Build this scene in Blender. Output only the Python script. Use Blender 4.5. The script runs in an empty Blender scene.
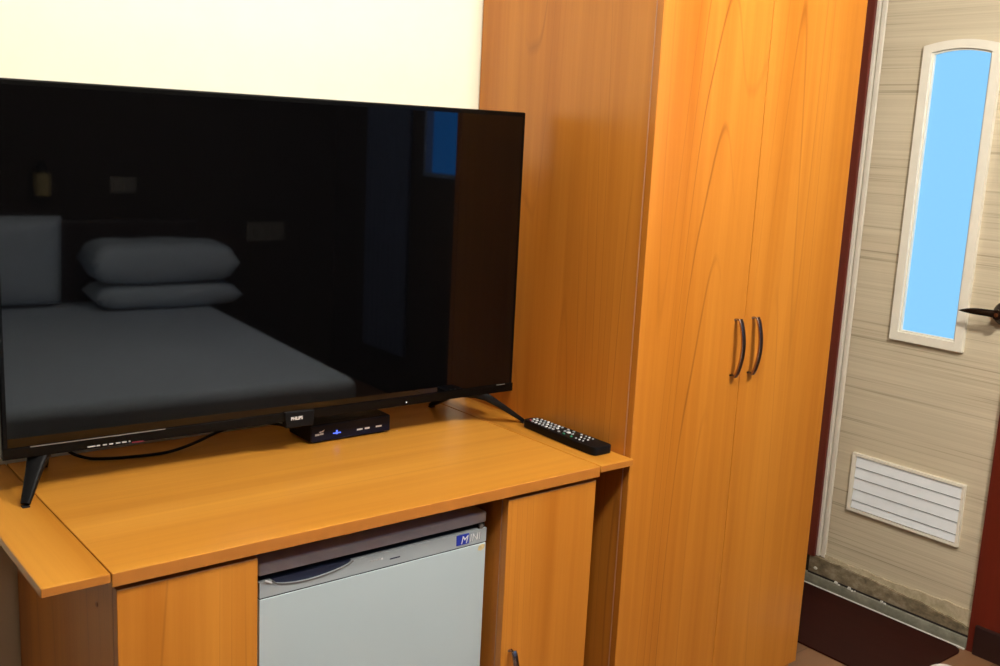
import bpy, bmesh, math, random
from mathutils import Vector, Matrix, noise
random.seed(7)
SC = bpy.context.scene
COL = SC.collection
PI = math.pi
ORG = {}                                   # world origin of every object

# ------------------------------------------------------------------ materials
def new_mat(name):
    m = bpy.data.materials.new(name); m.use_nodes = True
    nt = m.node_tree; nt.nodes.clear()
    out = nt.nodes.new('ShaderNodeOutputMaterial'); b = nt.nodes.new('ShaderNodeBsdfPrincipled')
    nt.links.new(b.outputs[0], out.inputs[0])
    return m, nt, b

def plain(name, col, rough=.5, metal=0., spec=.5, var=.06, scale=30., bump=0., coat=0.):
    """one colour with a slight procedural mottling"""
    m, nt, b = new_mat(name)
    tc = nt.nodes.new('ShaderNodeTexCoord'); n = nt.nodes.new('ShaderNodeTexNoise')
    n.inputs['Scale'].default_value = scale; n.inputs['Detail'].default_value = 4
    nt.links.new(tc.outputs['Object'], n.inputs['Vector'])
    r = nt.nodes.new('ShaderNodeValToRGB')
    lo = [c * (1 - var) for c in col]; hi = [min(1, c * (1 + var)) for c in col]
    r.color_ramp.elements[0].position = .3; r.color_ramp.elements[1].position = .7
    r.color_ramp.elements[0].color = (*lo, 1); r.color_ramp.elements[1].color = (*hi, 1)
    nt.links.new(n.outputs['Fac'], r.inputs['Fac']); nt.links.new(r.outputs[0], b.inputs['Base Color'])
    b.inputs['Roughness'].default_value = rough; b.inputs['Metallic'].default_value = metal
    b.inputs['Specular IOR Level'].default_value = spec; b.inputs['Coat Weight'].default_value = coat
    if bump:
        bp = nt.nodes.new('ShaderNodeBump'); bp.inputs['Strength'].default_value = bump; bp.inputs['Distance'].default_value = .002
        nt.links.new(n.outputs['Fac'], bp.inputs['Height']); nt.links.new(bp.outputs[0], b.inputs['Normal'])
    return m

def emit(name, col, strength):
    m, nt, b = new_mat(name)
    b.inputs['Base Color'].default_value = (*[c * .02 for c in col], 1)
    b.inputs['Emission Color'].default_value = (*col, 1); b.inputs['Emission Strength'].default_value = strength
    b.inputs['Roughness'].default_value = .4
    return m

def wood(name, axis, light, mid, dark, rough=.36, line=.5, spec=.45, dens=1.0):
    """laminate with grain running along one axis: soft streaks, fine pores and thin cathedral lines"""
    m, nt, b = new_mat(name)
    N = nt.nodes.new; L = nt.links.new
    tc = N('ShaderNodeTexCoord'); oi = N('ShaderNodeObjectInfo')
    off = N('ShaderNodeVectorMath'); off.operation = 'SCALE'; off.inputs[0].default_value = (3.1, 1.7, 2.3)
    L(oi.outputs['Random'], off.inputs['Scale'])
    add = N('ShaderNodeVectorMath'); add.operation = 'ADD'
    L(tc.outputs['Object'], add.inputs[0]); L(off.outputs[0], add.inputs[1])
    def mapped(across, along):
        mp = N('ShaderNodeMapping'); s = [across] * 3; s['xyz'.index(axis)] = along
        mp.inputs['Scale'].default_value = s
        L(add.outputs[0], mp.inputs['Vector']); return mp.outputs[0]
    def nz(vec, scale, detail, dist=0., rg=.5):
        n = N('ShaderNodeTexNoise'); n.inputs['Scale'].default_value = scale; n.inputs['Detail'].default_value = detail
        n.inputs['Distortion'].default_value = dist; n.inputs['Roughness'].default_value = rg
        L(vec, n.inputs['Vector']); return n.outputs['Fac']
    broad = nz(mapped(9 * dens, .30), 1, 3, .3)            # broad streaks
    fine = nz(mapped(48 * dens, 1.1), 1, 5, .15, .62)        # fine fibres
    field = nz(mapped(3.6 * dens, .17), 1, 1, .15)        # height field whose contours are the cathedrals
    mul = N('ShaderNodeMath'); mul.operation = 'MULTIPLY'; mul.inputs[1].default_value = 21
    L(field, mul.inputs[0])
    pp = N('ShaderNodeMath'); pp.operation = 'PINGPONG'; pp.inputs[1].default_value = .5
    L(mul.outputs[0], pp.inputs[0])
    lr = N('ShaderNodeValToRGB'); lr.color_ramp.elements[0].position = 0; lr.color_ramp.elements[0].color = (1, 1, 1, 1)
    lr.color_ramp.elements[1].position = .06; lr.color_ramp.elements[1].color = (0, 0, 0, 1)
    L(pp.outputs[0], lr.inputs['Fac'])
    gate = nz(mapped(6 * dens, .5), 1, 2)                  # breaks the contour lines up
    gr = N('ShaderNodeMapRange'); gr.inputs[1].default_value = .45; gr.inputs[2].default_value = .68
    L(gate, gr.inputs[0])
    lf = N('ShaderNodeMath'); lf.operation = 'MULTIPLY'; L(lr.outputs[0], lf.inputs[0]); L(gr.outputs[0], lf.inputs[1])
    lf2 = N('ShaderNodeMath'); lf2.operation = 'MULTIPLY'; lf2.inputs[1].default_value = line; L(lf.outputs[0], lf2.inputs[0])
    r = N('ShaderNodeValToRGB'); r.color_ramp.elements[0].position = .3; r.color_ramp.elements[1].position = .7
    r.color_ramp.elements[0].color = (*mid, 1); r.color_ramp.elements[1].color = (*light, 1)
    mixn = N('ShaderNodeMath'); mixn.operation = 'MULTIPLY_ADD'; mixn.inputs[1].default_value = .35
    L(fine, mixn.inputs[0])
    sc = N('ShaderNodeMath'); sc.operation = 'MULTIPLY'; sc.inputs[1].default_value = .65; L(broad, sc.inputs[0]); L(sc.outputs[0], mixn.inputs[2])
    L(mixn.outputs[0], r.inputs['Fac'])
    mx = N('ShaderNodeMix'); mx.data_type = 'RGBA'
    L(lf2.outputs[0], mx.inputs['Factor']); L(r.outputs[0], mx.inputs['A']); mx.inputs['B'].default_value = (*dark, 1)
    L(mx.outputs['Result'], b.inputs['Base Color'])
    b.inputs['Roughness'].default_value = rough; b.inputs['Specular IOR Level'].default_value = spec
    bp = N('ShaderNodeBump'); bp.inputs['Strength'].default_value = .05; bp.inputs['Distance'].default_value = .001
    L(fine, bp.inputs['Height']); L(bp.outputs[0], b.inputs['Normal'])
    return m

WL, WM, WD = (.64, .250, .034), (.42, .128, .0105), (.18, .042, .004)
M = {}
M['wood_z'] = wood('cherry_laminate_upright', 'z', WL, WM, WD, rough=.30, spec=.45, line=.7)
TL, TM = (.62, .285, .042), (.43, .158, .014)
M['wood_x'] = wood('cherry_laminate_lengthwise', 'x', TL, TM, WD, rough=.30, line=.6)
M['wood_y'] = wood('cherry_laminate_depthwise', 'y', TL, TM, WD, rough=.30)
M['edge'] = plain('cherry_edge_band', (.44, .155, .024), .35, var=.05)
M['edge_pink'] = plain('pink_edge_band', (.50, .25, .15), .4, var=.1)  # pink edge band with the panels' bevel highlight put into its colour
M['edge_highlight'] = plain('painted_edge_highlight', (.62, .34, .16), .35, var=.08)  # highlight along the cabinet doors' top edge, put into the colour
M['gap'] = plain('dark_gap', (.012, .006, .004), .8)
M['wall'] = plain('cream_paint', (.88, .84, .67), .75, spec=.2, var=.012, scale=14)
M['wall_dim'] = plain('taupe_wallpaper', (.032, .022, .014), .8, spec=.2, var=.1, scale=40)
M['ceil'] = plain('ceiling_paint', (.78, .75, .68), .85, spec=.1, var=.02)
M['mahogany'] = wood('red_mahogany', 'z', (.135, .015, .005), (.085, .008, .003), (.03, .003, .001), rough=.42, line=.4)
M['skirting'] = plain('dark_skirting', (.018, .005, .004), .45)
M['doorbeige'] = None
M['white_vinyl'] = plain('cream_vinyl', (.84, .79, .67), .35, var=.03)
M['vent_white'] = plain('white_plastic', (.88, .92, .95), .4, var=.02)
M['bronze'] = plain('dark_bronze', (.035, .024, .018), .25, metal=.8, var=.2)
M['steel'] = plain('satin_steel', (.46, .31, .24), .25, metal=1., var=.04)
M['screen'] = None
M['bezel'] = plain('gloss_black_plastic', (.002, .0018, .0016), .25, spec=.12, var=.1)
M['matte_black'] = plain('matte_black_plastic', (.0035, .0035, .004), .5, spec=.15, var=.1)
M['trim'] = plain('grey_trim', (.22, .21, .20), .3, metal=.4)
M['print'] = plain('white_print', (.75, .75, .75), .5)
M['print_dim'] = plain('grey_print', (.42, .42, .42), .5)
M['print_red'] = plain('red_print', (.30, .03, .05), .5)
M['window_frame'] = plain('blue_grey_frame', (.16, .22, .32), .4)
M['led'] = emit('white_led', (1, 1, 1), 1.2)
M['led_blue'] = emit('blue_led', (.10, .18, 1), 1.6)
M['stb'] = plain('black_navy_plastic', (.003, .005, .016), .3, spec=.2, var=.1)
M['fridge'] = plain('light_grey_enamel', (.46, .54, .565), .42, var=.015, scale=5)
M['fridge_strip'] = plain('silver_grey_plastic', (.38, .42, .44), .38, metal=.1, var=.05, scale=9)
M['fridge_lid'] = plain('mauve_grey_plastic', (.62, .62, .65), .4, var=.05)
M['cavity'] = plain('navy_recess', (.016, .022, .05), .35)
M['gasket'] = plain('black_gasket', (.006, .006, .007), .7)
M['logo_blue'] = plain('blue_badge', (.02, .04, .36), .4)
M['stain'] = plain('yellowed_mark', (.62, .50, .26), .5, var=.2, scale=120)
M['linen'] = plain('blue_lit_linen', (.58, .66, .76), .9, spec=.1, var=.02, scale=60, bump=.1)  # white bed linen; blue window light is put into its colour
M['bedwood'] = plain('dark_bed_wood', (.03, .012, .008), .5)
M['headwood'] = plain('dark_headboard_wood', (.02, .009, .006), .5)
M['plate'] = plain('ivory_plate', (.20, .18, .15), .4)
M['lamp_shade'] = plain('amber_shade', (.35, .26, .10), .6)
M['curtain'] = plain('grey_curtain', (.04, .06, .12), .9)
M['window_glow'] = emit('daylit_blue_window', (.02, .30, 1.0), 2.0)
M['door_glass'] = emit('frosted_blue_glass', (.262, .64, 1.0), 1.0)
M['slipper'] = plain('white_terry', (.82, .80, .78), .9, var=.03, bump=.3, scale=400)
M['slipper_sole'] = plain('pale_sole', (.6, .56, .5), .8)
M['caulk'] = plain('white_caulk', (.62, .60, .54), .7)

# glossy screen glass
m, nt, b = new_mat('screen_glass'); M['screen'] = m
b.inputs['Base Color'].default_value = (.0012, .0012, .0015, 1); b.inputs['Roughness'].default_value = .025
b.inputs['IOR'].default_value = 1.46
n = nt.nodes.new('ShaderNodeTexNoise'); n.inputs['Scale'].default_value = 3; tcn = nt.nodes.new('ShaderNodeTexCoord')
nt.links.new(tcn.outputs['Object'], n.inputs['Vector'])
mr = nt.nodes.new('ShaderNodeMapRange'); mr.inputs[3].default_value = .02; mr.inputs[4].default_value = .035
nt.links.new(n.outputs['Fac'], mr.inputs[0]); nt.links.new(mr.outputs[0], b.inputs['Roughness'])

# beige door skin with embossed horizontal grain
def beige():
    m, nt, b = new_mat('beige_grain_skin'); N = nt.nodes.new; L = nt.links.new
    tc = N('ShaderNodeTexCoord')
    def nz(s, scale, det, dist=0.):
        mp = N('ShaderNodeMapping'); mp.inputs['Scale'].default_value = s; L(tc.outputs['Object'], mp.inputs['Vector'])
        n = N('ShaderNodeTexNoise'); n.inputs['Scale'].default_value = scale; n.inputs['Detail'].default_value = det
        n.inputs['Distortion'].default_value = dist; L(mp.outputs[0], n.inputs['Vector']); return n.outputs['Fac']
    a = nz((1, .7, 75), 1, 6, .5); c = nz((1, 1.2, 260), 1, 2); g = nz((1, .9, 9), 1, 2)
    r = N('ShaderNodeValToRGB'); e = r.color_ramp.elements
    e[0].position = .36; e[0].color = (.30, .25, .165, 1); e[1].position = .60; e[1].color = (.64, .56, .41, 1)
    x = e.new(.45); x.color = (.56, .48, .34, 1)
    s = N('ShaderNodeMath'); s.operation = 'MULTIPLY_ADD'; s.inputs[1].default_value = .3; L(c, s.inputs[0])
    t = N('ShaderNodeMath'); t.operation = 'MULTIPLY'; t.inputs[1].default_value = .5; L(a, t.inputs[0])
    u = N('ShaderNodeMath'); u.operation = 'MULTIPLY_ADD'; u.inputs[1].default_value = .2; L(g, u.inputs[0]); L(t.outputs[0], u.inputs[2])
    L(u.outputs[0], s.inputs[2]); L(s.outputs[0], r.inputs['Fac']); L(r.outputs[0], b.inputs['Base Color'])
    bp = N('ShaderNodeBump'); bp.inputs['Strength'].default_value = .6; bp.inputs['Distance'].default_value = .002
    L(s.outputs[0], bp.inputs['Height']); L(bp.outputs[0], b.inputs['Normal'])
    b.inputs['Roughness'].default_value = .55; b.inputs['Specular IOR Level'].default_value = .3
    return m
M['doorbeige'] = beige()

# grimy mineral sill, rotted door foot, planked floor, mat: patches with a shape of their own
def grime(name, cols, scale, rough=.8, stretch=(1, 1, 1), bump=.5):
    m, nt, b = new_mat(name); N = nt.nodes.new; L = nt.links.new
    tc = N('ShaderNodeTexCoord'); mp = N('ShaderNodeMapping'); mp.inputs['Scale'].default_value = stretch
    L(tc.outputs['Object'], mp.inputs['Vector'])
    n = N('ShaderNodeTexNoise'); n.inputs['Scale'].default_value = scale; n.inputs['Detail'].default_value = 7; n.inputs['Roughness'].default_value = .65
    L(mp.outputs[0], n.inputs['Vector'])
    r = N('ShaderNodeValToRGB'); e = r.color_ramp.elements
    for i, (p, c) in enumerate(cols):
        k = e[i] if i < 2 else e.new(p)
        k.position = p; k.color = (*c, 1)
    L(n.outputs['Fac'], r.inputs['Fac']); L(r.outputs[0], b.inputs['Base Color'])
    bp = N('ShaderNodeBump'); bp.inputs['Strength'].default_value = bump; bp.inputs['Distance'].default_value = .003
    L(n.outputs['Fac'], bp.inputs['Height']); L(bp.outputs[0], b.inputs['Normal'])
    b.inputs['Roughness'].default_value = rough; b.inputs['Specular IOR Level'].default_value = .2
    return m
M['sill'] = grime('weathered_sill_stone', [(.3, (.14, .135, .10)), (.7, (.27, .26, .20))], 22)
M['rot'] = grime('water_stained_door_foot', [(.3, (.10, .08, .05)), (.72, (.36, .31, .22)), (.5, (.22, .17, .105))], 26, stretch=(1, 1, 1.5), bump=.8)
M['rot_edge'] = grime('mildewed_strip', [(.3, (.36, .30, .19)), (.7, (.62, .53, .37))], 30, bump=.6)
M['mat'] = wood('dark_wood_grain_mat', 'y', (.028, .0045, .0026), (.015, .0024, .0015), (.006, .0015, .001), rough=.5, line=.5, spec=.1)
M['floor'] = None
def floor_mat():
    m, nt, b = new_mat('tan_plank_floor'); N = nt.nodes.new; L = nt.links.new
    tc = N('ShaderNodeTexCoord'); br = N('ShaderNodeTexBrick')
    br.inputs['Scale'].default_value = 1; br.inputs['Brick Width'].default_value = .9; br.inputs['Row Height'].default_value = .12
    br.inputs['Mortar Size'].default_value = .0012; br.inputs['Color1'].default_value = (.21, .105, .05, 1)
    br.inputs['Color2'].default_value = (.17, .085, .04, 1); br.inputs['Mortar'].default_value = (.08, .04, .02, 1)
    L(tc.outputs['Object'], br.inputs['Vector'])
    mp = N('ShaderNodeMapping'); mp.inputs['Scale'].default_value = (1.5, 45, 1); L(tc.outputs['Object'], mp.inputs['Vector'])
    n = N('ShaderNodeTexNoise'); n.inputs['Scale'].default_value = 1; n.inputs['Detail'].default_value = 4; L(mp.outputs[0], n.inputs['Vector'])
    mx = N('ShaderNodeMix'); mx.data_type = 'RGBA'; mx.blend_type = 'MULTIPLY'; mx.inputs['Factor'].default_value = .5
    r = N('ShaderNodeValToRGB'); r.color_ramp.elements[0].color = (.55, .5, .45, 1); r.color_ramp.elements[1].color = (1.2, 1.2, 1.2, 1)
    L(n.outputs['Fac'], r.inputs['Fac']); L(br.outputs['Color'], mx.inputs['A']); L(r.outputs[0], mx.inputs['B'])
    L(mx.outputs['Result'], b.inputs['Base Color']); b.inputs['Roughness'].default_value = .4
    return m
M['floor'] = floor_mat()

# ------------------------------------------------------------------ mesh helpers
def merge(bm, tmp):
    me = bpy.data.meshes.new('tmp'); tmp.to_mesh(me); tmp.free(); bm.from_mesh(me); bpy.data.meshes.remove(me)
def box(bm, x0, x1, y0, y1, z0, z1, bev=0., seg=2):
    t = bmesh.new(); bmesh.ops.create_cube(t, size=1)
    for v in t.verts:
        v.co = Vector(((x0 + x1) / 2 + v.co.x * (x1 - x0), (y0 + y1) / 2 + v.co.y * (y1 - y0), (z0 + z1) / 2 + v.co.z * (z1 - z0)))
    if bev: bmesh.ops.bevel(t, geom=t.edges[:], offset=bev, segments=seg, affect='EDGES', profile=.5)
    merge(bm, t); return bm
def B(*a, **k): return box(bmesh.new(), *a, **k)
AX = {'x': lambda a, b, d: (d, a, b), 'y': lambda a, b, d: (a, d, b), 'z': lambda a, b, d: (a, b, d)}
def prism(bm, pts, axis, d0, d1, bev=0., seg=2):
    """2-D outline extruded along an axis between d0 and d1"""
    f = AX[axis]; t = bmesh.new()
    lo = [t.verts.new(f(a, b, d0)) for a, b in pts]; hi = [t.verts.new(f(a, b, d1)) for a, b in pts]
    t.faces.new(lo); t.faces.new(hi); n = len(pts)
    for i in range(n): t.faces.new((lo[i], lo[(i + 1) % n], hi[(i + 1) % n], hi[i]))
    bmesh.ops.recalc_face_normals(t, faces=t.faces[:])
    if bev: bmesh.ops.bevel(t, geom=t.edges[:], offset=bev, segments=seg, affect='EDGES', profile=.5)
    merge(bm, t); return bm
def ring(bm, outer, inner, axis, d0, d1):
    f = AX[axis]; t = bmesh.new(); n = len(outer)
    V = [[t.verts.new(f(a, b, d)) for a, b in o] for d in (d0, d1) for o in (outer, inner)]
    for i in range(n):
        j = (i + 1) % n
        t.faces.new((V[0][i], V[0][j], V[1][j], V[1][i])); t.faces.new((V[2][i], V[2][j], V[3][j], V[3][i]))
        t.faces.new((V[0][i], V[0][j], V[2][j], V[2][i])); t.faces.new((V[1][i], V[1][j], V[3][j], V[3][i]))
    bmesh.ops.recalc_face_normals(t, faces=t.faces[:]); merge(bm, t); return bm
def sweep(bm, pts, prof, up=Vector((0, 0, 1)), scales=None):
    """profile (list of (a,b)) swept along pts; a along side, b along the local up"""
    t = bmesh.new(); P = [Vector(p) for p in pts]; rows = []
    for i, p in enumerate(P):
        d = (P[min(i + 1, len(P) - 1)] - P[max(i - 1, 0)]).normalized()
        s = d.cross(up); s = s.normalized() if s.length > 1e-5 else Vector((1, 0, 0)); u = s.cross(d)
        k = scales[i] if scales else (1, 1)
        rows.append([t.verts.new(p + s * a * k[0] + u * b * k[1]) for a, b in prof])
    n = len(prof)
    for r0, r1 in zip(rows, rows[1:]):
        for i in range(n): t.faces.new((r0[i], r0[(i + 1) % n], r1[(i + 1) % n], r1[i]))
    t.faces.new(rows[0]); t.faces.new(rows[-1])
    bmesh.ops.recalc_face_normals(t, faces=t.faces[:]); merge(bm, t); return bm
def circ(r, n=10, ry=None): return [(r * math.cos(2 * PI * i / n), (ry or r) * math.sin(2 * PI * i / n)) for i in range(n)]
def rrect(w, h, r, n=3):
    o = []
    for cx, cy, a in ((w / 2 - r, h / 2 - r, 0), (-w / 2 + r, h / 2 - r, 90), (-w / 2 + r, -h / 2 + r, 180), (w / 2 - r, -h / 2 + r, 270)):
        for i in range(n + 1):
            t = math.radians(a + 90 * i / n); o.append((cx + r * math.cos(t), cy + r * math.sin(t)))
    return o
def lathe(bm, prof, c, axis, n=28):
    """prof: (radius, distance along axis); axis a unit vector"""
    t = bmesh.new(); a = Vector(axis); s = a.orthogonal().normalized(); u = a.cross(s); c = Vector(c); rows = []
    for r, d in prof: rows.append([t.verts.new(c + a * d + (s * math.cos(2 * PI * i / n) + u * math.sin(2 * PI * i / n)) * max(r, 1e-5)) for i in range(n)])
    for r0, r1 in zip(rows, rows[1:]):
        for i in range(n): t.faces.new((r0[i], r0[(i + 1) % n], r1[(i + 1) % n], r1[i]))
    t.faces.new(rows[0]); t.faces.new(rows[-1]); bmesh.ops.recalc_face_normals(t, faces=t.faces[:]); merge(bm, t); return bm

def obj(name, bm, mat, parent=None, loc=None, smooth=False, label=None, ang=40):
    """link a bmesh (in world coordinates) as ONE object; origin at loc or at its parent's origin"""
    base = Vector(loc) if loc is not None else (ORG[parent.name] if parent else Vector((0, 0, 0)))
    me = bpy.data.meshes.new(name)
    bmesh.ops.translate(bm, verts=bm.verts[:], vec=-base)
    bm.to_mesh(me); bm.free(); me.materials.append(M[mat] if isinstance(mat, str) else mat)
    if smooth:
        for p in me.polygons: p.use_smooth = True
        me.set_sharp_from_angle(angle=math.radians(ang))
    o = bpy.data.objects.new(name, me); COL.objects.link(o); ORG[o.name] = base
    if parent:
        o.parent = parent; o.location = base - ORG[parent.name]
    else: o.location = base
    if label: o['label'] = label
    return o
def thing(name, label, cat, loc, group=None):
    o = bpy.data.objects.new(name, None); COL.objects.link(o); o.location = loc; o.empty_display_size = .05
    ORG[o.name] = Vector(loc); o['label'] = label; o['category'] = cat
    if group: o['group'] = group
    return o
def tag(o, label, cat, group=None):
    o['label'] = label; o['category'] = cat
    if group: o['group'] = group
    return o
def struct(name, bm, mat, parent=None, smooth=False):
    o = obj(name, bm, mat, parent, smooth=smooth)
    if not parent: o['kind'] = 'structure'
    return o
def text_bm(s, size, loc, shear=0., depth=.0004, xs=1., bold=0.):
    """lettering facing -y, its lower left corner at loc"""
    cu = bpy.data.curves.new('txt', 'FONT'); cu.body = s; cu.size = size; cu.extrude = depth; cu.shear = shear; cu.offset = bold
    o = bpy.data.objects.new('txt', cu); COL.objects.link(o)
    dg = bpy.context.evaluated_depsgraph_get(); me = bpy.data.meshes.new_from_object(o.evaluated_get(dg))
    bm = bmesh.new(); bm.from_mesh(me); bpy.data.objects.remove(o); bpy.data.curves.remove(cu); bpy.data.meshes.remove(me)
    for v in bm.verts: v.co = Vector((loc[0] + v.co.x * xs, loc[1] - v.co.z, loc[2] + v.co.y))
    bmesh.ops.recalc_face_normals(bm, faces=bm.faces[:])
    return bm

# ------------------------------------------------------------------ the room
XW, XD = 2.42, 2.418          # right wall face, bathroom door face
YB, YF, XL, H = .60, -3.20, -1.30, 2.40
struct('floor', B(XL, 2.7, YF, YB, -.05, 0), 'floor')
struct('ceiling', B(XL, 2.7, YF, YB, H, H + .05), 'ceil')
struct('wall_back', B(XL - .1, 2.7, YB, YB + .1, -.05, H + .05), 'wall')
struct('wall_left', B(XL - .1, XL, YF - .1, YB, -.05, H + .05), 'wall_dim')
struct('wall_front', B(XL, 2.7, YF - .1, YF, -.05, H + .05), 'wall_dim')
DY0, DY1, DZ = -.20, .396, 1.97                      # door opening
WY0, WY1, WZ0, WZ1 = -2.235, -1.35, 1.19, 2.05        # window opening
w = bmesh.new()
box(w, XW, XW + .12, DY1, YB, -.05, H + .05); box(w, XW, XW + .12, DY0, DY1, DZ, H + .05)
box(w, XW, XW + .12, WY1, DY0, -.05, H + .05); box(w, XW, XW + .12, WY0, WY1, -.05, WZ0)
box(w, XW, XW + .12, WY0, WY1, WZ1, H + .05); box(w, XW, XW + .12, YF, WY0, -.05, H + .05)
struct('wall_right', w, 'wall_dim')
# window on the right wall (seen only mirrored in the screen)
ws = struct('window_1', ring(bmesh.new(), [(WY0, WZ0), (WY1, WZ0), (WY1, WZ1), (WY0, WZ1)],
        [(WY0 + .02, WZ0 + .02), (WY1 - .02, WZ0 + .02), (WY1 - .02, WZ1 - .02), (WY0 + .02, WZ1 - .02)], 'x', XW - .01, XW + .06), 'window_frame')
struct('window_pane', B(XW + .03, XW + .036, WY0 + .021, WY1 - .021, WZ0 + .021, WZ1 - .021), 'window_glow', ws)
struct('window_mullion', B(XW + .005, XW + .029, -1.81, -1.77, WZ0 + .021, WZ1 - .021), 'window_frame', ws)
struct('baseboard_right', B(XW - .030, XW - .001, -1.0, -.172, 0, .090, bev=.003), 'skirting')
struct('trim_1', B(XW - .020, XW - .001, -.30, -.150, 0, 2.03, bev=.002), 'mahogany')   # red casing beside the handle
struct('trim_2', B(XW - .020, XW - .001, .3835, .50, .098, 2.03, bev=.002), 'mahogany')  # red casing beside the wardrobe
struct('trim_3', B(XW - .020, XW - .001, -.149, .3825, 1.99, 2.06, bev=.002), 'mahogany')

# ------------------------------------------------------------------ bathroom door
d = thing('door_1', 'beige grained bathroom door with tall blue frosted window and white louvre vent', 'door', (XD + .015, .1, 0))
d['kind'] = 'structure'; del d['label']; del d['category']
gy0, gy1, gz0, gzs, gzt = .016, .183, .894, 1.698, 1.709       # glass: sides, bottom, spring and crown of the arch
def arch(y0, y1, z0, zs, zt, n=14):
    pts = [(y0, z0), (y1, z0)]
    for i in range(n + 1):
        u = i / n; pts.append((y1 + (y0 - y1) * u, zs + (zt - zs) * (1 - (2 * u - 1) ** 2)))
    return pts
px0, px1 = XD + .004, XD + .04
leaf = bmesh.new()
box(leaf, px0, px1, gy1 + .015, .3525, .100, DZ - .02); box(leaf, px0, px1, -.190, gy0 - .015, .100, DZ - .02)
box(leaf, px0, px1, gy0 - .015, gy1 + .015, .100, gz0 - .015); box(leaf, px0, px1, gy0 - .015, gy1 + .015, gzt + .012, DZ - .02)
struct('leaf', leaf, 'doorbeige', d)
struct('window_frame', ring(ring(bmesh.new(), arch(-.0155, .2145, .862, 1.722, 1.738), arch(gy0 - .006, gy1 + .006, gz0 - .006, gzs + .005, gzt + .005), 'x', XD - .010, XD + .02),
        arch(gy0 - .007, gy1 + .007, gz0 - .007, gzs + .006, gzt + .006), arch(gy0, gy1, gz0, gzs, gzt), 'x', XD - .003, XD + .02), 'white_vinyl', d)
struct('glass_pane', prism(bmesh.new(), arch(gy0 - .008, gy1 + .008, gz0 - .008, gzs + .007, gzt + .007), 'x', XD + .008, XD + .014), 'door_glass', d)
jf = bmesh.new()
box(jf, XD - .006, XD + .035, .3735, .3955, .100, DZ, bev=.002); box(jf, XD - .001, XD + .035, .3535, .369, .100, DZ, bev=.002)
box(jf, XD + .006, XD + .035, .369, .3735, .100, DZ)
struct('door_frame', jf, 'white_vinyl', d)
# louvre vent
vy0, vy1, vz0, vz1 = -.078, .2915, .2905, .480
vf = struct('vent', ring(bmesh.new(), [(vy0, vz0), (vy1, vz0), (vy1, vz1), (vy0, vz1)], [(vy0 + .008, vz0 + .009), (vy1 - .013, vz0 + .009), (vy1 - .013, vz1 - .009), (vy0 + .008, vz1 - .009)], 'x', XD - .008, XD + .004), 'white_vinyl', d)
struct('vent_backing', B(XD + .001, XD + .0035, vy0 + .007, vy1 - .012, vz0 + .008, vz1 - .008), 'gap', vf)
zz = [.4705, .4355, .4005, .3635, .3265, .3010]
for a, c in zip(zz, zz[1:]):
    struct('slat', prism(bmesh.new(), [(XD - .0015, a - .002), (XD - .0035, a - .002), (XD - .0070, c + .001), (XD - .0050, c + .001)], 'y', vy0 + .009, vy1 - .014), 'vent_white', vf)
# lever handle
hy, hz = -.121, .992
lh = struct('lever_handle', lathe(bmesh.new(), [(.0, -.012), (.032, -.012), (.034, .004), (.031, .012), (.022, .020), (.015, .026), (.014, .052), (.0, .054)], (XD, hy, hz), (-1, 0, 0)), 'bronze', d, smooth=True)
lp = []; ls = []
for i in range(15):
    t = i / 14; lp.append((XD - .047 - .010 * math.sin(t * PI * .6), hy + .012 + t * .094, hz + .0015 - .004 * t + .002 * math.sin(t * PI)))
    k = 1.0 if t < .1 else (1 - .18 * t) * (1 - max(0, (t - .35) / .65) ** 2.2 * .86); ls.append((k, k))
struct('lever', sweep(bmesh.new(), [(XD - .047, hy - .012, hz)] + lp, circ(.0062, 12, .0105), scales=[(1, 1)] + ls), 'bronze', lh, smooth=True)
struct('key_button', lathe(bmesh.new(), [(.0, .0), (.006, .0), (.006, .003), (.0, .004)], (XD - .053, hy, hz), (-1, 0, 0)), 'steel', lh, smooth=True)
# rotted foot of the door: ragged upper edge
def ragged(y0, y1, n, zf, amp, seed):
    o = []
    for i in range(n + 1):
        y = y0 + (y1 - y0) * i / n
        o.append((y, zf(y) + amp * (noise.noise(Vector((y * 22, seed, 0))) + .5 * noise.noise(Vector((y * 70, seed, 3))))))
    return o
up = ragged(-.149, .402, 46, lambda y: .064 + .034 * min(1, max(0, (y + .149) / .42)) ** .7, .006, 1.3)
struct('stained_foot', prism(bmesh.new(), [(-.149, .043), (.402, .043)] + up[::-1], 'x', XD - .012, XD + .003), 'rot', d)
up2 = ragged(-.149, .352, 46, lambda y: .112 - .004 * math.sin(y * 9), .008, 5.1)
struct('mildew_strip', prism(bmesh.new(), [(-.149, .060), (.352, .060)] + up2[::-1], 'x', XD - .0015, XD + .0035), 'rot_edge', d)

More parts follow.
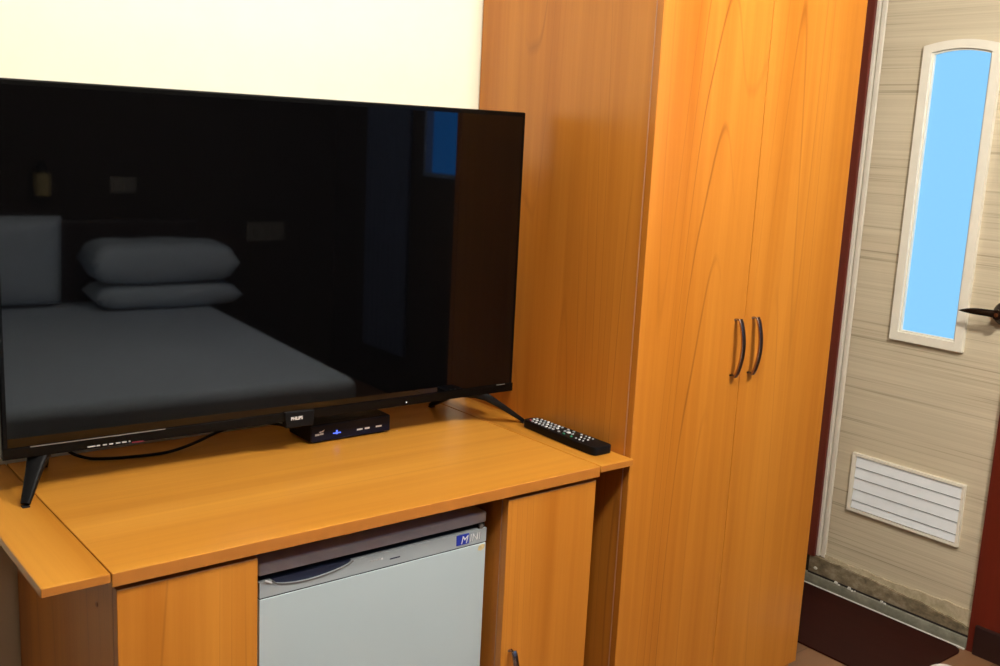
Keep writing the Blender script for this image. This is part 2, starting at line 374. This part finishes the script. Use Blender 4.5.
# sill: stone strip on the floor below the door
si = obj('door_sill', B(2.398, XD - .0005, -.149, .425, .0015, .037, bev=.004), 'sill', loc=(2.408, .14, 0), smooth=True)
tag(si, 'grimy grey stone door sill between dark mat and bathroom door', 'door sill')
obj('caulk_line', B(2.392, 2.3975, -.149, .425, .0005, .007, bev=.002), 'caulk', si, label='white caulk line')
obj('shadow_gap', B(2.404, XD - .001, -.148, .402, .0375, .0425), 'gap', si, label='black gap below the door')
for y, z, r in ((.372, .062, .006), (.292, .041, .006), (.281, .037, .004), (.243, .040, .006), (.232, .035, .005), (.222, .038, .003), (.128, .040, .005), (.117, .038, .004)):
    t = bmesh.new(); bmesh.ops.create_icosphere(t, subdivisions=2, radius=r)
    for v in t.verts:
        v.co *= 1 + .5 * noise.noise(v.co * 260 + Vector((y * 50, 0, 0))); v.co = Vector((v.co.x * .6 + 2.401, v.co.y * 1.2 + y, v.co.z * .8 + z))
    obj('caulk_crumb', t, 'caulk', si, smooth=True, label='white crumb of caulk')

# mat in front of the bathroom door
def mat_outline(x0, x1, y0, y1, r):
    o = []
    for cx, cy, a in ((x1 - r, y1 - r, 0), (x0 + r, y1 - r, 90), (x0 + r, y0 + r, 180), (x1 - r, y0 + r, 270)):
        for i in range(7):
            t = math.radians(a + 15 * i); o.append((cx + r * math.cos(t), cy + r * math.sin(t)))
    return o
tag(obj('door_mat', prism(bmesh.new(), mat_outline(2.014, 2.390, -.150, .48, .035), 'z', .0005, .006, bev=.0015), 'mat', loc=(2.2, .16, 0)),
    'dark brown wood-grain floor mat with rounded corners at the bathroom door', 'mat')

# white slipper whose toe just enters the frame
def slipper(cx, cy, ang):
    t = thing('slipper', 'white towelling slipper on tan floor, only its rounded toe in frame', 'slipper', (cx, cy, 0))
    Mx = Matrix.Translation((cx, cy, 0)) @ Matrix.Rotation(ang, 4, 'Z')
    n = 28; out = []
    for i in range(n):
        a = 2 * PI * i / n; u, v = math.cos(a), math.sin(a)
        wd = .0615 if u > 0 else .046
        out.append((u * .135, v * wd * (1 - .12 * u * u)))
    s = bmesh.new(); prism(s, out, 'z', .001, .012, bev=.002); bmesh.ops.transform(s, matrix=Mx, verts=s.verts[:])
    obj('sole', s, 'slipper_sole', t, smooth=True)
    up = bmesh.new(); rows = []
    for i in range(13):
        f = i / 12; x = -.005 + .138 * f
        wd = .062 * math.sqrt(max(.004, 1 - max(0, (x - .02) / .117) ** 2)); hh = (.046 + .008 * (1 - f)) * math.sqrt(max(.01, 1 - max(0, f - .25) ** 2 / .5625 * .97))
        rows.append([up.verts.new((x, wd * math.cos(PI * j / 14), .008 + hh * math.sin(PI * j / 14) ** .8)) for j in range(15)])
    for r0, r1 in zip(rows, rows[1:]):
        for j in range(14): up.faces.new((r0[j], r0[j + 1], r1[j + 1], r1[j]))
    bmesh.ops.recalc_face_normals(up, faces=up.faces[:])
    bmesh.ops.solidify(up, geom=up.faces[:], thickness=.004)
    bmesh.ops.transform(up, matrix=Mx, verts=up.verts[:]); obj('upper', up, 'slipper', t, smooth=True, ang=70)
va = math.atan2(1.25, 2.62)
slipper(2.150 - .060 * math.cos(va), -.222 - .060 * math.sin(va), va)

# ------------------------------------------------------------------ wardrobe
wx0, wx1, wm, wyf, wyc = 1.0967, 1.7906, 1.4404, .0107, .0313
wt = thing('wardrobe', 'tall orange cherry-wood wardrobe with two doors and bowed metal handles', 'wardrobe', (1.44, .3, 0))
obj('side_panel', B(wx0, wx0 + .018, wyc, .597, 0, 2.25, bev=.0008), 'wood_z', wt)
obj('side_panel', B(wx1 - .018, wx1, wyc, .597, 0, 2.25, bev=.0008), 'wood_z', wt)
obj('edge_band_highlight', B(wx0 - .0004, wx0 + .0175, wyc - .0022, wyc - .0002, 0, 2.25), 'edge_pink', wt, label='pale edge band with painted highlight')
obj('back_panel', B(wx0 + .018, wx1 - .018, .585, .597, .08, 2.25), 'wood_z', wt)
obj('top_panel', B(wx0 + .018, wx1 - .018, wyc, .584, 2.232, 2.25), 'wood_x', wt)
obj('bottom_panel', B(wx0 + .018, wx1 - .018, wyc, .584, .07, .088), 'wood_x', wt)
obj('plinth', B(wx0 + .018, wx1 - .018, .06, .078, 0, .07), 'wood_x', wt)
def bow_handle(x, zc, half, y0, out, parent, name='handle'):
    pts = []; n = 18
    for i in range(n + 1):
        t = i / n; z = zc + half - 2 * half * t
        pts.append((x, y0 - out * (.50 + .50 * math.sin(PI * t) ** .8), z))
    pts = [(x, y0 + .001, zc + half - .001)] + pts + [(x, y0 + .001, zc - half + .001)]
    return obj(name, sweep(bmesh.new(), pts, rrect(.0125, .006, .0018), up=Vector((0, 1, 0.001))), 'steel', parent, smooth=True, ang=50)
for a, c, hx in ((wx0, wm - .0011, 1.408), (wm + .0011, wx1, 1.4705)):
    dr = obj('door', B(a, c, wyf, wyf + .018, .075, 2.245, bev=.0012), 'wood_z', wt)
    bow_handle(hx, .9625, .0655, wyf, .028, dr)

# ------------------------------------------------------------------ minibar cabinet below the television
ct = thing('minibar_cabinet', 'low orange wood television cabinet with open bay for the fridge', 'cabinet', (.5, .3, 0))
def slab(name, x0, x1, zt, th, mat, label=None):
    o = obj(name, B(x0, x1, .0002, .597, zt - th, zt, bev=.0016), mat, ct, label=label)
    obj('front_edge', B(x0 + .0012, x1 - .0012, .0, .0012, zt - th + .0014, zt - .0018), 'edge', o)
    return o
slab('top', .0010, .9986, .75, .0232, 'wood_x')
slab('wing_shelf', -.0985, -.0008, .75, .0150, 'wood_y')
slab('wing_shelf', 1.0012, 1.0958, .75, .0150, 'wood_y')
yc = .0312
for x0, x1, y0 in ((.0106, .0286, yc), (.2206, .2386, yc), (.7650, .7830, yc), (.9812, .9992, yc)):
    sp = obj('side_panel', B(x0, x1, y0, .590, 0, .7262, bev=.0008), 'wood_z', ct)
    if x0 < .1:
        obj('screw_cap', lathe(bmesh.new(), [(.0, 0), (.0045, 0), (.0045, .001), (.003, .0016), (.0024, .001), (0, .001)], (x0, .105, .657), (-1, 0, 0), 14), 'edge_pink', sp, smooth=True)
    obj('edge_band_highlight', B(x0 + .0002, x1 - .0002, y0 - .0016, y0 - .0001, 0, .7262), 'edge_pink', sp, label='pale edge band')
obj('back_panel', B(.0290, .9810, .578, .590, .02, .7262), 'wood_x', ct)
for x0, x1 in ((.0290, .2204), (.7832, .9810)):
    obj('bottom_panel', B(x0, x1, yc, .577, .05, .068), 'wood_x', ct)
    obj('plinth', B(x0, x1, .06, .075, 0, .05), 'wood_x', ct)
dl = obj('door', B(.0106, .2386, .0104, .0284, .055, .7172, bev=.001), 'wood_z', ct)
bow_handle(.214, .340, .056, .0104, .026, dl)
obj('edge_band_highlight', B(.0116, .2376, .0098, .0112, .7152, .7170), 'edge_highlight', dl, label='painted highlight on the top edge')  # thin pale strip painted as the door edge's highlight
dr = obj('door', B(.7650, .9992, .0104, .0284, .055, .7172, bev=.001), 'wood_z', ct)
bow_handle(.7885, .340, .056, .0104, .026, dr)
obj('edge_band_highlight', B(.7660, .9982, .0098, .0112, .7152, .7170), 'edge_highlight', dr, label='painted highlight on the top edge')

# ------------------------------------------------------------------ mini fridge in the bay
fx0, fx1, fy = .2605, .7465, .0508
fr = thing('mini_fridge', 'small light grey minibar fridge inside the cabinet bay', 'fridge', (.495, .3, 0))
obj('body', B(fx0 + .004, fx1 - .004, fy + .045, .52, .02, .660, bev=.004), 'fridge_lid', fr)
obj('lid', B(fx0, fx1, fy + .002, .53, .6620, .6845, bev=.004, seg=3), 'fridge_lid', fr, label='mauve grey top lid')
obj('gasket', B(fx0 + .006, fx1 - .006, fy + .036, fy + .045, .05, .660), 'gasket', fr)
fd = obj('door', B(fx0 + .001, fx1 - .001, fy, fy + .036, .045, .6207, bev=.0012, seg=2), 'fridge', fr)
# control strip with a curved grip recess cut into its upper edge
zs0, zs1, dep = .6235, .6515, .0150
arc = []
for i in range(19):
    t = i / 18; x = .284 + (.443 - .284) * t
    arc.append((x, zs1 - dep * math.sin(PI * min(1, t ** .85)) ** .62))
outl = [(fx0 + .001, zs0), (fx1 - .001, zs0), (fx1 - .001, zs1)] + [(x, z) for x, z in arc[::-1]] + [(fx0 + .001, zs1)]
cs = obj('control_strip', prism(bmesh.new(), outl, 'y', fy, fy + .010), 'fridge_strip', fr, label='silver grey control strip')
obj('strip_backing', B(fx0 + .001, fx1 - .001, fy + .0102, fy + .036, zs0, .6505), 'cavity', fr)
obj('gasket', B(fx0 + .002, fx1 - .002, fy + .0015, fy + .012, .6208, .6234), 'gasket', fr)
obj('grip_lip', sweep(bmesh.new(), [(x, fy - .0008, z - .0006) for x, z in arc], circ(.0012, 8), up=Vector((0, -1, 0))), 'trim', fr, smooth=True)
obj('grip_recess', prism(bmesh.new(), [(.286, zs1)] + arc[1:-1] + [(.441, zs1)], 'y', fy + .004, fy + .0095), 'cavity', fr, label='dark blue grip recess')
obj('hinge_clip', sweep(bmesh.new(), [(.271, fy - .001, .6535), (.277, fy - .002, .6510), (.283, fy - .001, .6475)], rrect(.003, .002, .0006), up=Vector((0, -1, 0))), 'print', cs)
bd = obj('badge', B(.6725, .7020, fy - .0012, fy + .0005, .6285, .6492), 'logo_blue', cs, label='blue square badge')
obj('letter', text_bm('M', .0225, (.6815, fy - .0014, .6305), shear=.25, xs=.95), 'print', bd, label='white letter M')
obj('lettering', text_bm('INI', .0215, (.7040, fy - .0006, .6310), shear=.1, xs=.95), 'print', cs, label='silver letters I N I')
obj('lettering_edge', text_bm('INI', .0215, (.7051, fy - .0002, .6303), shear=.1, xs=.95), 'gap', cs)
for i in range(5): obj('mark', B(.480 + i * .0055, .4835 + i * .0055, fy - .0006, fy + .0005, .6395, .6425 + (.001 if i % 2 else 0)), 'print' if i == 4 else 'print_dim', cs)
obj('mark', B(.521, .543, fy - .0006, fy + .0005, .6352, .6375), 'cavity', cs)
obj('hinge', B(.728, .744, fy + .004, fy + .03, .6517, .6612, bev=.001), 'gasket', fr)
obj('hinge_pin', lathe(bmesh.new(), [(0, 0), (.005, 0), (.005, .004), (0, .004)], (.733, fy + .004, .6565), (0, -1, 0), 12), 'trim', fr, smooth=True)
obj('yellowed_mark', prism(bmesh.new(), [(.726, .6085), (.733, .606), (.741, .610), (.743, .617), (.736, .6195), (.730, .6175), (.727, .614)], 'y', fy - .0006, fy + .0005), 'stain', fd, label='yellowed scuff')
for x in (fx0 + .05, fx1 - .05):
    for y in (fy + .06, .48): obj('foot', lathe(bmesh.new(), [(0, 0), (.018, 0), (.016, .02), (0, .02)], (x, y, .0), (0, 0, 1), 14), 'gasket', fr, smooth=True)

# ------------------------------------------------------------------ television
TVP = Vector((.524, .368, .75)); TVA = -.02                     # where the set stands and its slight turn
tx0, tx1, ty, tz0, tz1 = -.056, 1.0480, .368, .8255, 1.4638
tv = thing('television', 'large black flat-screen television on two splayed feet, mirroring a white bed', 'television', TVP)
obj('panel', B(tx0, tx1, ty + .0008, ty + .024, tz0, tz1, bev=.003), 'bezel', tv)
obj('screen', B(tx0 + .009, tx1 - .009, ty - .0002, ty + .002, tz0 + .0205, tz1 - .010), 'screen', tv)
hb = bmesh.new(); prism(hb, [(.03, .870), (.98, .870), (.98, 1.15), (.90, 1.25), (.10, 1.25), (.03, 1.15)], 'y', ty + .0235, ty + .055, bev=.010)
obj('rear_housing', hb, 'matte_black', tv)
lb = obj('lower_bezel', B(tx0, tx1, ty - .0022, ty + .0008, tz0, tz0 + .0195, bev=.0009), 'bezel', tv)
obj('bezel_highlight', B(tx0 + .045, .225, ty - .0030, ty - .0020, tz0 + .0182, tz0 + .0198), 'trim', lb, label='thin painted highlight on the bezel')  # reflection on the bezel's chamfer, modelled as a grey strip
obj('bezel_highlight', B(1.000, tx1 - .024, ty - .0030, ty - .0020, tz0 + .0182, tz0 + .0194), 'trim', lb)
for x0, x1 in ((.084, .098), (.100, .106), (.111, .118), (.122, .129), (.134, .142), (.145, .153), (.157, .160)):
    obj('printed_mark', B(x0, x1, ty - .0032, ty - .0020, tz0 + .0035, tz0 + .0058), 'print_dim', lb)
obj('printed_mark', B(.163, .184, ty - .0032, ty - .0020, tz0 + .0010, tz0 + .0024), 'print_red', lb, label='small red mark')
obj('power_light', lathe(bmesh.new(), [(0, 0), (.0016, 0), (.0014, .0008), (0, .001)], (.755, ty - .0022, tz0 + .0070), (0, -1, 0), 12), 'led', lb, smooth=True)
tabp = obj('logo_tab', prism(bmesh.new(), [(.469, .8125), (.530, .8125), (.532, .845), (.466, .846)], 'y', ty - .006, ty + .012, bev=.0015), 'matte_black', tv)
obj('logo_lettering', text_bm('PHILIPS', .0095, (.4790, ty - .0062, .8285), xs=.86, bold=.0002), 'print', tabp, label='white brand lettering')
def foot(cx, tip, rear):
    """boomerang foot: front toe splays outward, rear toe runs back to the wall"""
    b_ = bmesh.new(); yc_ = ty + .016
    tip = Vector((*tip, .7555)); top = Vector((cx, yc_, .826)); rear = Vector((*rear, .7555))
    mid = lambda a, c, t, s: a.lerp(c, t) + Vector((0, 0, s))
    pr = rrect(.020, .011, .003)
    path = [tip, mid(tip, top, .12, .001), mid(tip, top, .35, .002), mid(tip, top, .6, .003), mid(tip, top, .85, .002), top,
            mid(top, rear, .15, .004), mid(top, rear, .4, .010), mid(top, rear, .65, .010), mid(top, rear, .88, .004), rear]
    sweep(b_, path, pr, scales=[(.75, .8), (.9, .9), (1.1, 1.1), (1.35, 1.3), (1.7, 1.6), (1.9, 1.9), (1.6, 1.7), (1.3, 1.4), (1.15, 1.2), (1, 1), (.8, .8)])
    f = obj('foot', b_, 'matte_black', tv, smooth=True, ang=50)
    for p in (tip, rear): obj('foot_pad', B(p.x - .006, p.x + .006, p.y - .006, p.y + .006, .7503, .7520), 'gasket', f)
foot(.008, (-.030, ty - .037), (.050, ty + .165)); foot(.962, (1.069, ty - .022), (.955, ty + .195))
tv.rotation_euler = (0, 0, TVA)

# ------------------------------------------------------------------ set-top box, its cable, remote control
sb = thing('set_top_box', 'small black set-top box with blue light below the television', 'set-top box', (.655, .47, .75))
sx0, sx1, sy = .556, .754, .421
obj('case', B(sx0, sx1, sy + .003, .520, .7535, .7905, bev=.003), 'matte_black', sb)
fp = obj('front_panel', B(sx0 + .001, sx1 - .001, sy, sy + .0035, .7540, .7895, bev=.0015), 'stb', sb)
for x in (sx0 + .02, sx1 - .02):
    for y in (sy + .015, .505): obj('foot', B(x - .008, x + .008, y - .008, y + .008, .7502, .7536), 'gasket', sb)
obj('emblem', prism(bmesh.new(), [(.575, .7755), (.582, .7765), (.588, .7790), (.586, .7750), (.577, .7735)], 'y', sy - .0006, sy + .001), 'print', fp)
for x0, x1, z in ((.566, .576, .7675), (.577, .586, .7685)): obj('printed_mark', B(x0, x1, sy - .0006, sy + .001, z, z + .0042), 'print_dim', fp)
bl = bmesh.new(); box(bl, .609, .628, sy - .0007, sy + .001, .7668, .7690); box(bl, .6165, .6200, sy - .0007, sy + .001, .7650, .7740)
obj('blue_light', bl, 'led_blue', fp, label='glowing blue indicator')
for x0, x1, z in ((.668, .682, .7660), (.688, .700, .7662), (.716, .731, .7665)): obj('printed_mark', B(x0, x1, sy - .0006, sy + .001, z, z + .0035), 'print', fp)
obj('vent_slots', B(.62, .70, sy + .02, .50, .7904, .7910), 'gasket', sb)

cb = bmesh.new()
pts = [(.552, .500, .768), (.53, .515, .775), (.50, .530, .778), (.45, .535, .778), (.40, .528, .775), (.34, .515, .762), (.28, .505, .7545), (.21, .510, .7545), (.16, .525, .7545), (.13, .54, .757), (.10, .55, .775), (.09, .545, .82)]
def smooth_path(p, k=6):
    P = [Vector(q) for q in p]; o = []
    for i in range(len(P) - 1):
        a, b2, c2, d2 = P[max(i - 1, 0)], P[i], P[i + 1], P[min(i + 2, len(P) - 1)]
        for j in range(k):
            t = j / k; o.append(.5 * ((2 * b2) + (c2 - a) * t + (2 * a - 5 * b2 + 4 * c2 - d2) * t * t + (3 * b2 - a - 3 * c2 + d2) * t ** 3))
    return o + [P[-1]]
sweep(cb, smooth_path(pts), circ(.0032, 8))
tag(obj('cable', cb, 'matte_black', loc=(.3, .51, .75), smooth=True), 'thin black cable lying behind the television on the cabinet', 'cable')

rm = thing('remote_control', 'long black remote control with pale buttons beside the wardrobe', 'remote control', (1.062, .18, .75))
A0, A1 = Vector((1.0590, .054)), Vector((1.0640, .309))
axd = (A1 - A0).normalized(); sd = Vector((axd.y, -axd.x)); LEN = (A1 - A0).length
def rp(u, v): q = A0 + axd * (u * LEN) + sd * v; return (q.x, q.y)
ol = []
for u, wd in ((0, .018), (.012, .024), (.05, .0275), (.3, .0275), (.7, .024), (.95, .0205), (.985, .018), (1, .013)): ol.append(rp(u, wd))
for u, wd in ((1, .013), (.985, .018), (.95, .0205), (.7, .024), (.3, .0275), (.05, .0275), (.012, .024), (0, .018)): ol.append(rp(u, -wd))
obj('casing', prism(bmesh.new(), ol, 'z', .7505, .7690, bev=.0022), 'matte_black', rm, smooth=True, ang=30)
def button(u, v, lu, lv, mat, h=.0022, rnd=.45):
    q = A0 + axd * (u * LEN) + sd * v; r = min(lu, lv) * rnd
    bm = bmesh.new(); prism(bm, [tuple(q + axd * a + sd * c) for a, c in rrect(lu * .85, lv * .82, r * .8, 3)], 'z', .7688, .7690 + h, bev=.0005)
    obj('button', bm, mat, rm)
M['btn'] = plain('pale_rubber', (.33, .35, .36), .6); M['btn_dark'] = plain('dark_rubber', (.02, .02, .022), .6)
M['btn_green'] = plain('green_rubber', (.03, .22, .12), .6); M['btn_white'] = plain('white_rubber', (.70, .72, .72), .6)
button(.93, -.010, .006, .006, 'print_red'); button(.93, .000, .005, .007, 'btn_white'); button(.93, .010, .005, .007, 'btn')
for i in range(7):
    for j in (-1, 0, 1):
        button(.885 - i * .048, j * .0135, .0056, .0088, ('btn_white', 'btn', 'btn')[(i + j) % 3])
button(.52, -.014, .007, .008, 'btn'); button(.52, .014, .007, .008, 'btn')
button(.45, 0, .012, .010, 'btn_white'); button(.45, -.015, .009, .005, 'btn_green'); button(.45, .015, .009, .005, 'btn')
button(.40, 0, .005, .010, 'btn'); button(.50, 0, .005, .010, 'btn')
button(.35, -.015, .006, .008, 'btn_green'); button(.35, .015, .006, .008, 'btn')
for i in range(3):
    for j in (-1, 0, 1): button(.29 - i * .045, j * .0145, .0045, .0065, 'btn' if (i + j) % 2 else 'btn_white')

# ------------------------------------------------------------------ the sleeping side of the room, mirrored in the screen
RB = Matrix.Translation((1.445, -1.085, 0)) @ Matrix.Rotation(math.radians(3.2), 4, 'Z')   # right foot corner of the bed
def bedmap(bm): bmesh.ops.transform(bm, matrix=RB, verts=bm.verts[:]); return bm
bd_ = thing('bed', 'wide white bed mirrored in the dark television screen', 'bed', (RB @ Vector((-.7, -1.0, 0))))
obj('base', bedmap(B(-1.38, -.02, -1.98, -.03, .0, .26, bev=.01)), 'bedwood', bd_)
mt = bedmap(B(-1.40, 0, -1.99, 0, .261, .50, bev=.045, seg=5)); obj('mattress', mt, 'linen', bd_, smooth=True)
obj('headboard', bedmap(B(-1.45, .02, -2.035, -1.995, .0, .90, bev=.01)), 'headwood', bd_)
def pillow_bm(w_, d_, h_, seed):
    t = bmesh.new(); n = 22; g = []
    for s in (1, -1):
        rows = []
        for i in range(n + 1):
            r = []
            for j in range(n + 1):
                u, v = 2 * i / n - 1, 2 * j / n - 1
                z = h_ / 2 * ((1 - abs(u) ** 8) * (1 - abs(v) ** 7)) ** .45
                z *= 1 + .10 * noise.noise(Vector((u * 2.2 + seed, v * 2.2, s)))
                k = 1 - .05 * (u * u) * (1 - abs(v)) ; k2 = 1 - .05 * (v * v) * (1 - abs(u))
                r.append(t.verts.new((u * w_ / 2 * k2, v * d_ / 2 * k, s * z)))
            rows.append(r)
        for i in range(n):
            for j in range(n): t.faces.new((rows[i][j], rows[i + 1][j], rows[i + 1][j + 1], rows[i][j + 1]))
    bmesh.ops.remove_doubles(t, verts=t.verts[:], dist=1e-4); bmesh.ops.recalc_face_normals(t, faces=t.faces[:])
    return t
def pillow(cx, cy, cz, w_, d_, h_, rx, label, seed, rz=0):
    t = pillow_bm(w_, d_, h_, seed); c = RB @ Vector((cx, cy, cz))
    mx = Matrix.Translation(c) @ Matrix.Rotation(math.radians(3.2 + rz), 4, 'Z') @ Matrix.Rotation(math.radians(rx), 4, 'X')
    bmesh.ops.transform(t, matrix=mx, verts=t.verts[:])
    tag(obj('pillow', t, 'linen', loc=c, smooth=True, ang=80), label, 'pillow', 'pillows on the bed')
pillow(-.23, -1.795, .5605, .70, .36, .112, 0, 'lower white pillow of the flat stack mirrored in the screen', 1)
pillow(-.25, -1.795, .7225, .70, .38, .195, 0, 'upper white pillow of the flat stack mirrored in the screen', 4)
pillow(-.99, -1.86, .7225, .60, .43, .18, 82, 'upright white pillow beside the pillow stack, mirrored at screen left', 8)
# wall fittings
def plate(x0, x1, z0, z1, name, label, cat):
    t = thing(name, label, cat, ((x0 + x1) / 2, YF, (z0 + z1) / 2))
    obj('cover_plate', B(x0, x1, YF + .0005, YF + .010, z0, z1, bev=.002), 'plate', t)
    return t
p1 = plate(1.154, 1.287, 1.028, 1.108, 'light_switch', 'small ivory wall switch mirrored above the pillow stack', 'switch')
for i in range(2): obj('rocker', B(1.172 + i * .050, 1.218 + i * .050, YF + .0095, YF + .014, 1.038, 1.098, bev=.002), 'plate', p1)
p2 = plate(1.888, 2.108, .770, .874, 'wall_socket', 'wide grey double socket plate mirrored right of the bed', 'socket')
for i in range(2): obj('socket_insert', lathe(bmesh.new(), [(.0, .0), (.036, .0), (.036, .004), (.03, .003), (0, .002)], (1.945 + i * .106, YF + .0095, .822), (0, 1, 0), 20), 'plate', p2, smooth=True)
wl = thing('wall_lamp', 'small amber wall lamp with dark cap mirrored at screen left', 'lamp', (.822, YF, 1.07))
obj('lamp_shade', lathe(bmesh.new(), [(0, 0), (.038, 0), (.042, .05), (.040, .108), (0, .108)], (.822, YF + .06, 1.018), (0, 0, 1), 22), 'lamp_shade', wl, smooth=True)
obj('cap', lathe(bmesh.new(), [(0, 0), (.030, 0), (.022, .035), (.010, .055), (0, .056)], (.822, YF + .06, 1.1262), (0, 0, 1), 22), 'matte_black', wl, smooth=True)
obj('bracket', B(.807, .837, YF + .0005, YF + .03, 1.04, 1.09, bev=.003), 'matte_black', wl)
cu = bmesh.new(); op = []
for i in range(61):
    y = -2.75 + .44 * i / 60; op.append((2.375 + .016 * math.sin(i * .9), y))
ol2 = op + [(x + .004, y) for x, y in op[::-1]]
prism(cu, ol2, 'z', .25, 2.2)
tag(obj('curtain', cu, 'curtain', loc=(2.377, -2.5, 2.2), smooth=True), 'grey curtain drawn aside beside the window, mirrored in the screen', 'curtain')

# ------------------------------------------------------------------ light
def area(name, loc, rot, size, power, col, shape='DISK', sy=None):
    l = bpy.data.lights.new(name, 'AREA'); l.shape = shape; l.size = size; l.energy = power; l.color = col
    if sy: l.size_y = sy
    o = bpy.data.objects.new(name, l); COL.objects.link(o); o.location = loc; o.rotation_euler = rot; return o
def lamp(name, loc, power, r, col=(1, .955, .87)):
    l = bpy.data.lights.new(name, 'POINT'); l.energy = power; l.color = col; l.shadow_soft_size = r
    o = bpy.data.objects.new(name, l); COL.objects.link(o); o.location = loc
lamp('ceiling_light', (1.10, -1.20, 2.315), 128, .09)
lamp('added_fill_light', (.04, -.92, 2.30), 52, .09)  # added unseen lamp that brightens the wardrobe's side panel
wd_ = bpy.data.worlds.new('sky'); SC.world = wd_; wd_.use_nodes = True
wd_.node_tree.nodes['Background'].inputs[0].default_value = (.25, .5, 1, 1); wd_.node_tree.nodes['Background'].inputs[1].default_value = .3

# ------------------------------------------------------------------ camera
cam = bpy.data.cameras.new('camera'); co = bpy.data.objects.new('camera', cam); COL.objects.link(co)
cam.sensor_fit = 'HORIZONTAL'; cam.sensor_width = 36; cam.lens = 1042.10 * 36 / 1000; cam.clip_start = .02
co.location = (-.4739, -1.4662, 1.4126); co.rotation_euler = (1.3827, -.0484, -.6717)
SC.camera = co
vs = SC.view_settings; vs.view_transform = 'Standard'; vs.look = 'None'; vs.gamma = 1; vs.use_curve_mapping = False; vs.exposure = 0
SC.cycles.use_denoising = True
SC.cycles.max_bounces = 8; SC.cycles.diffuse_bounces = 3
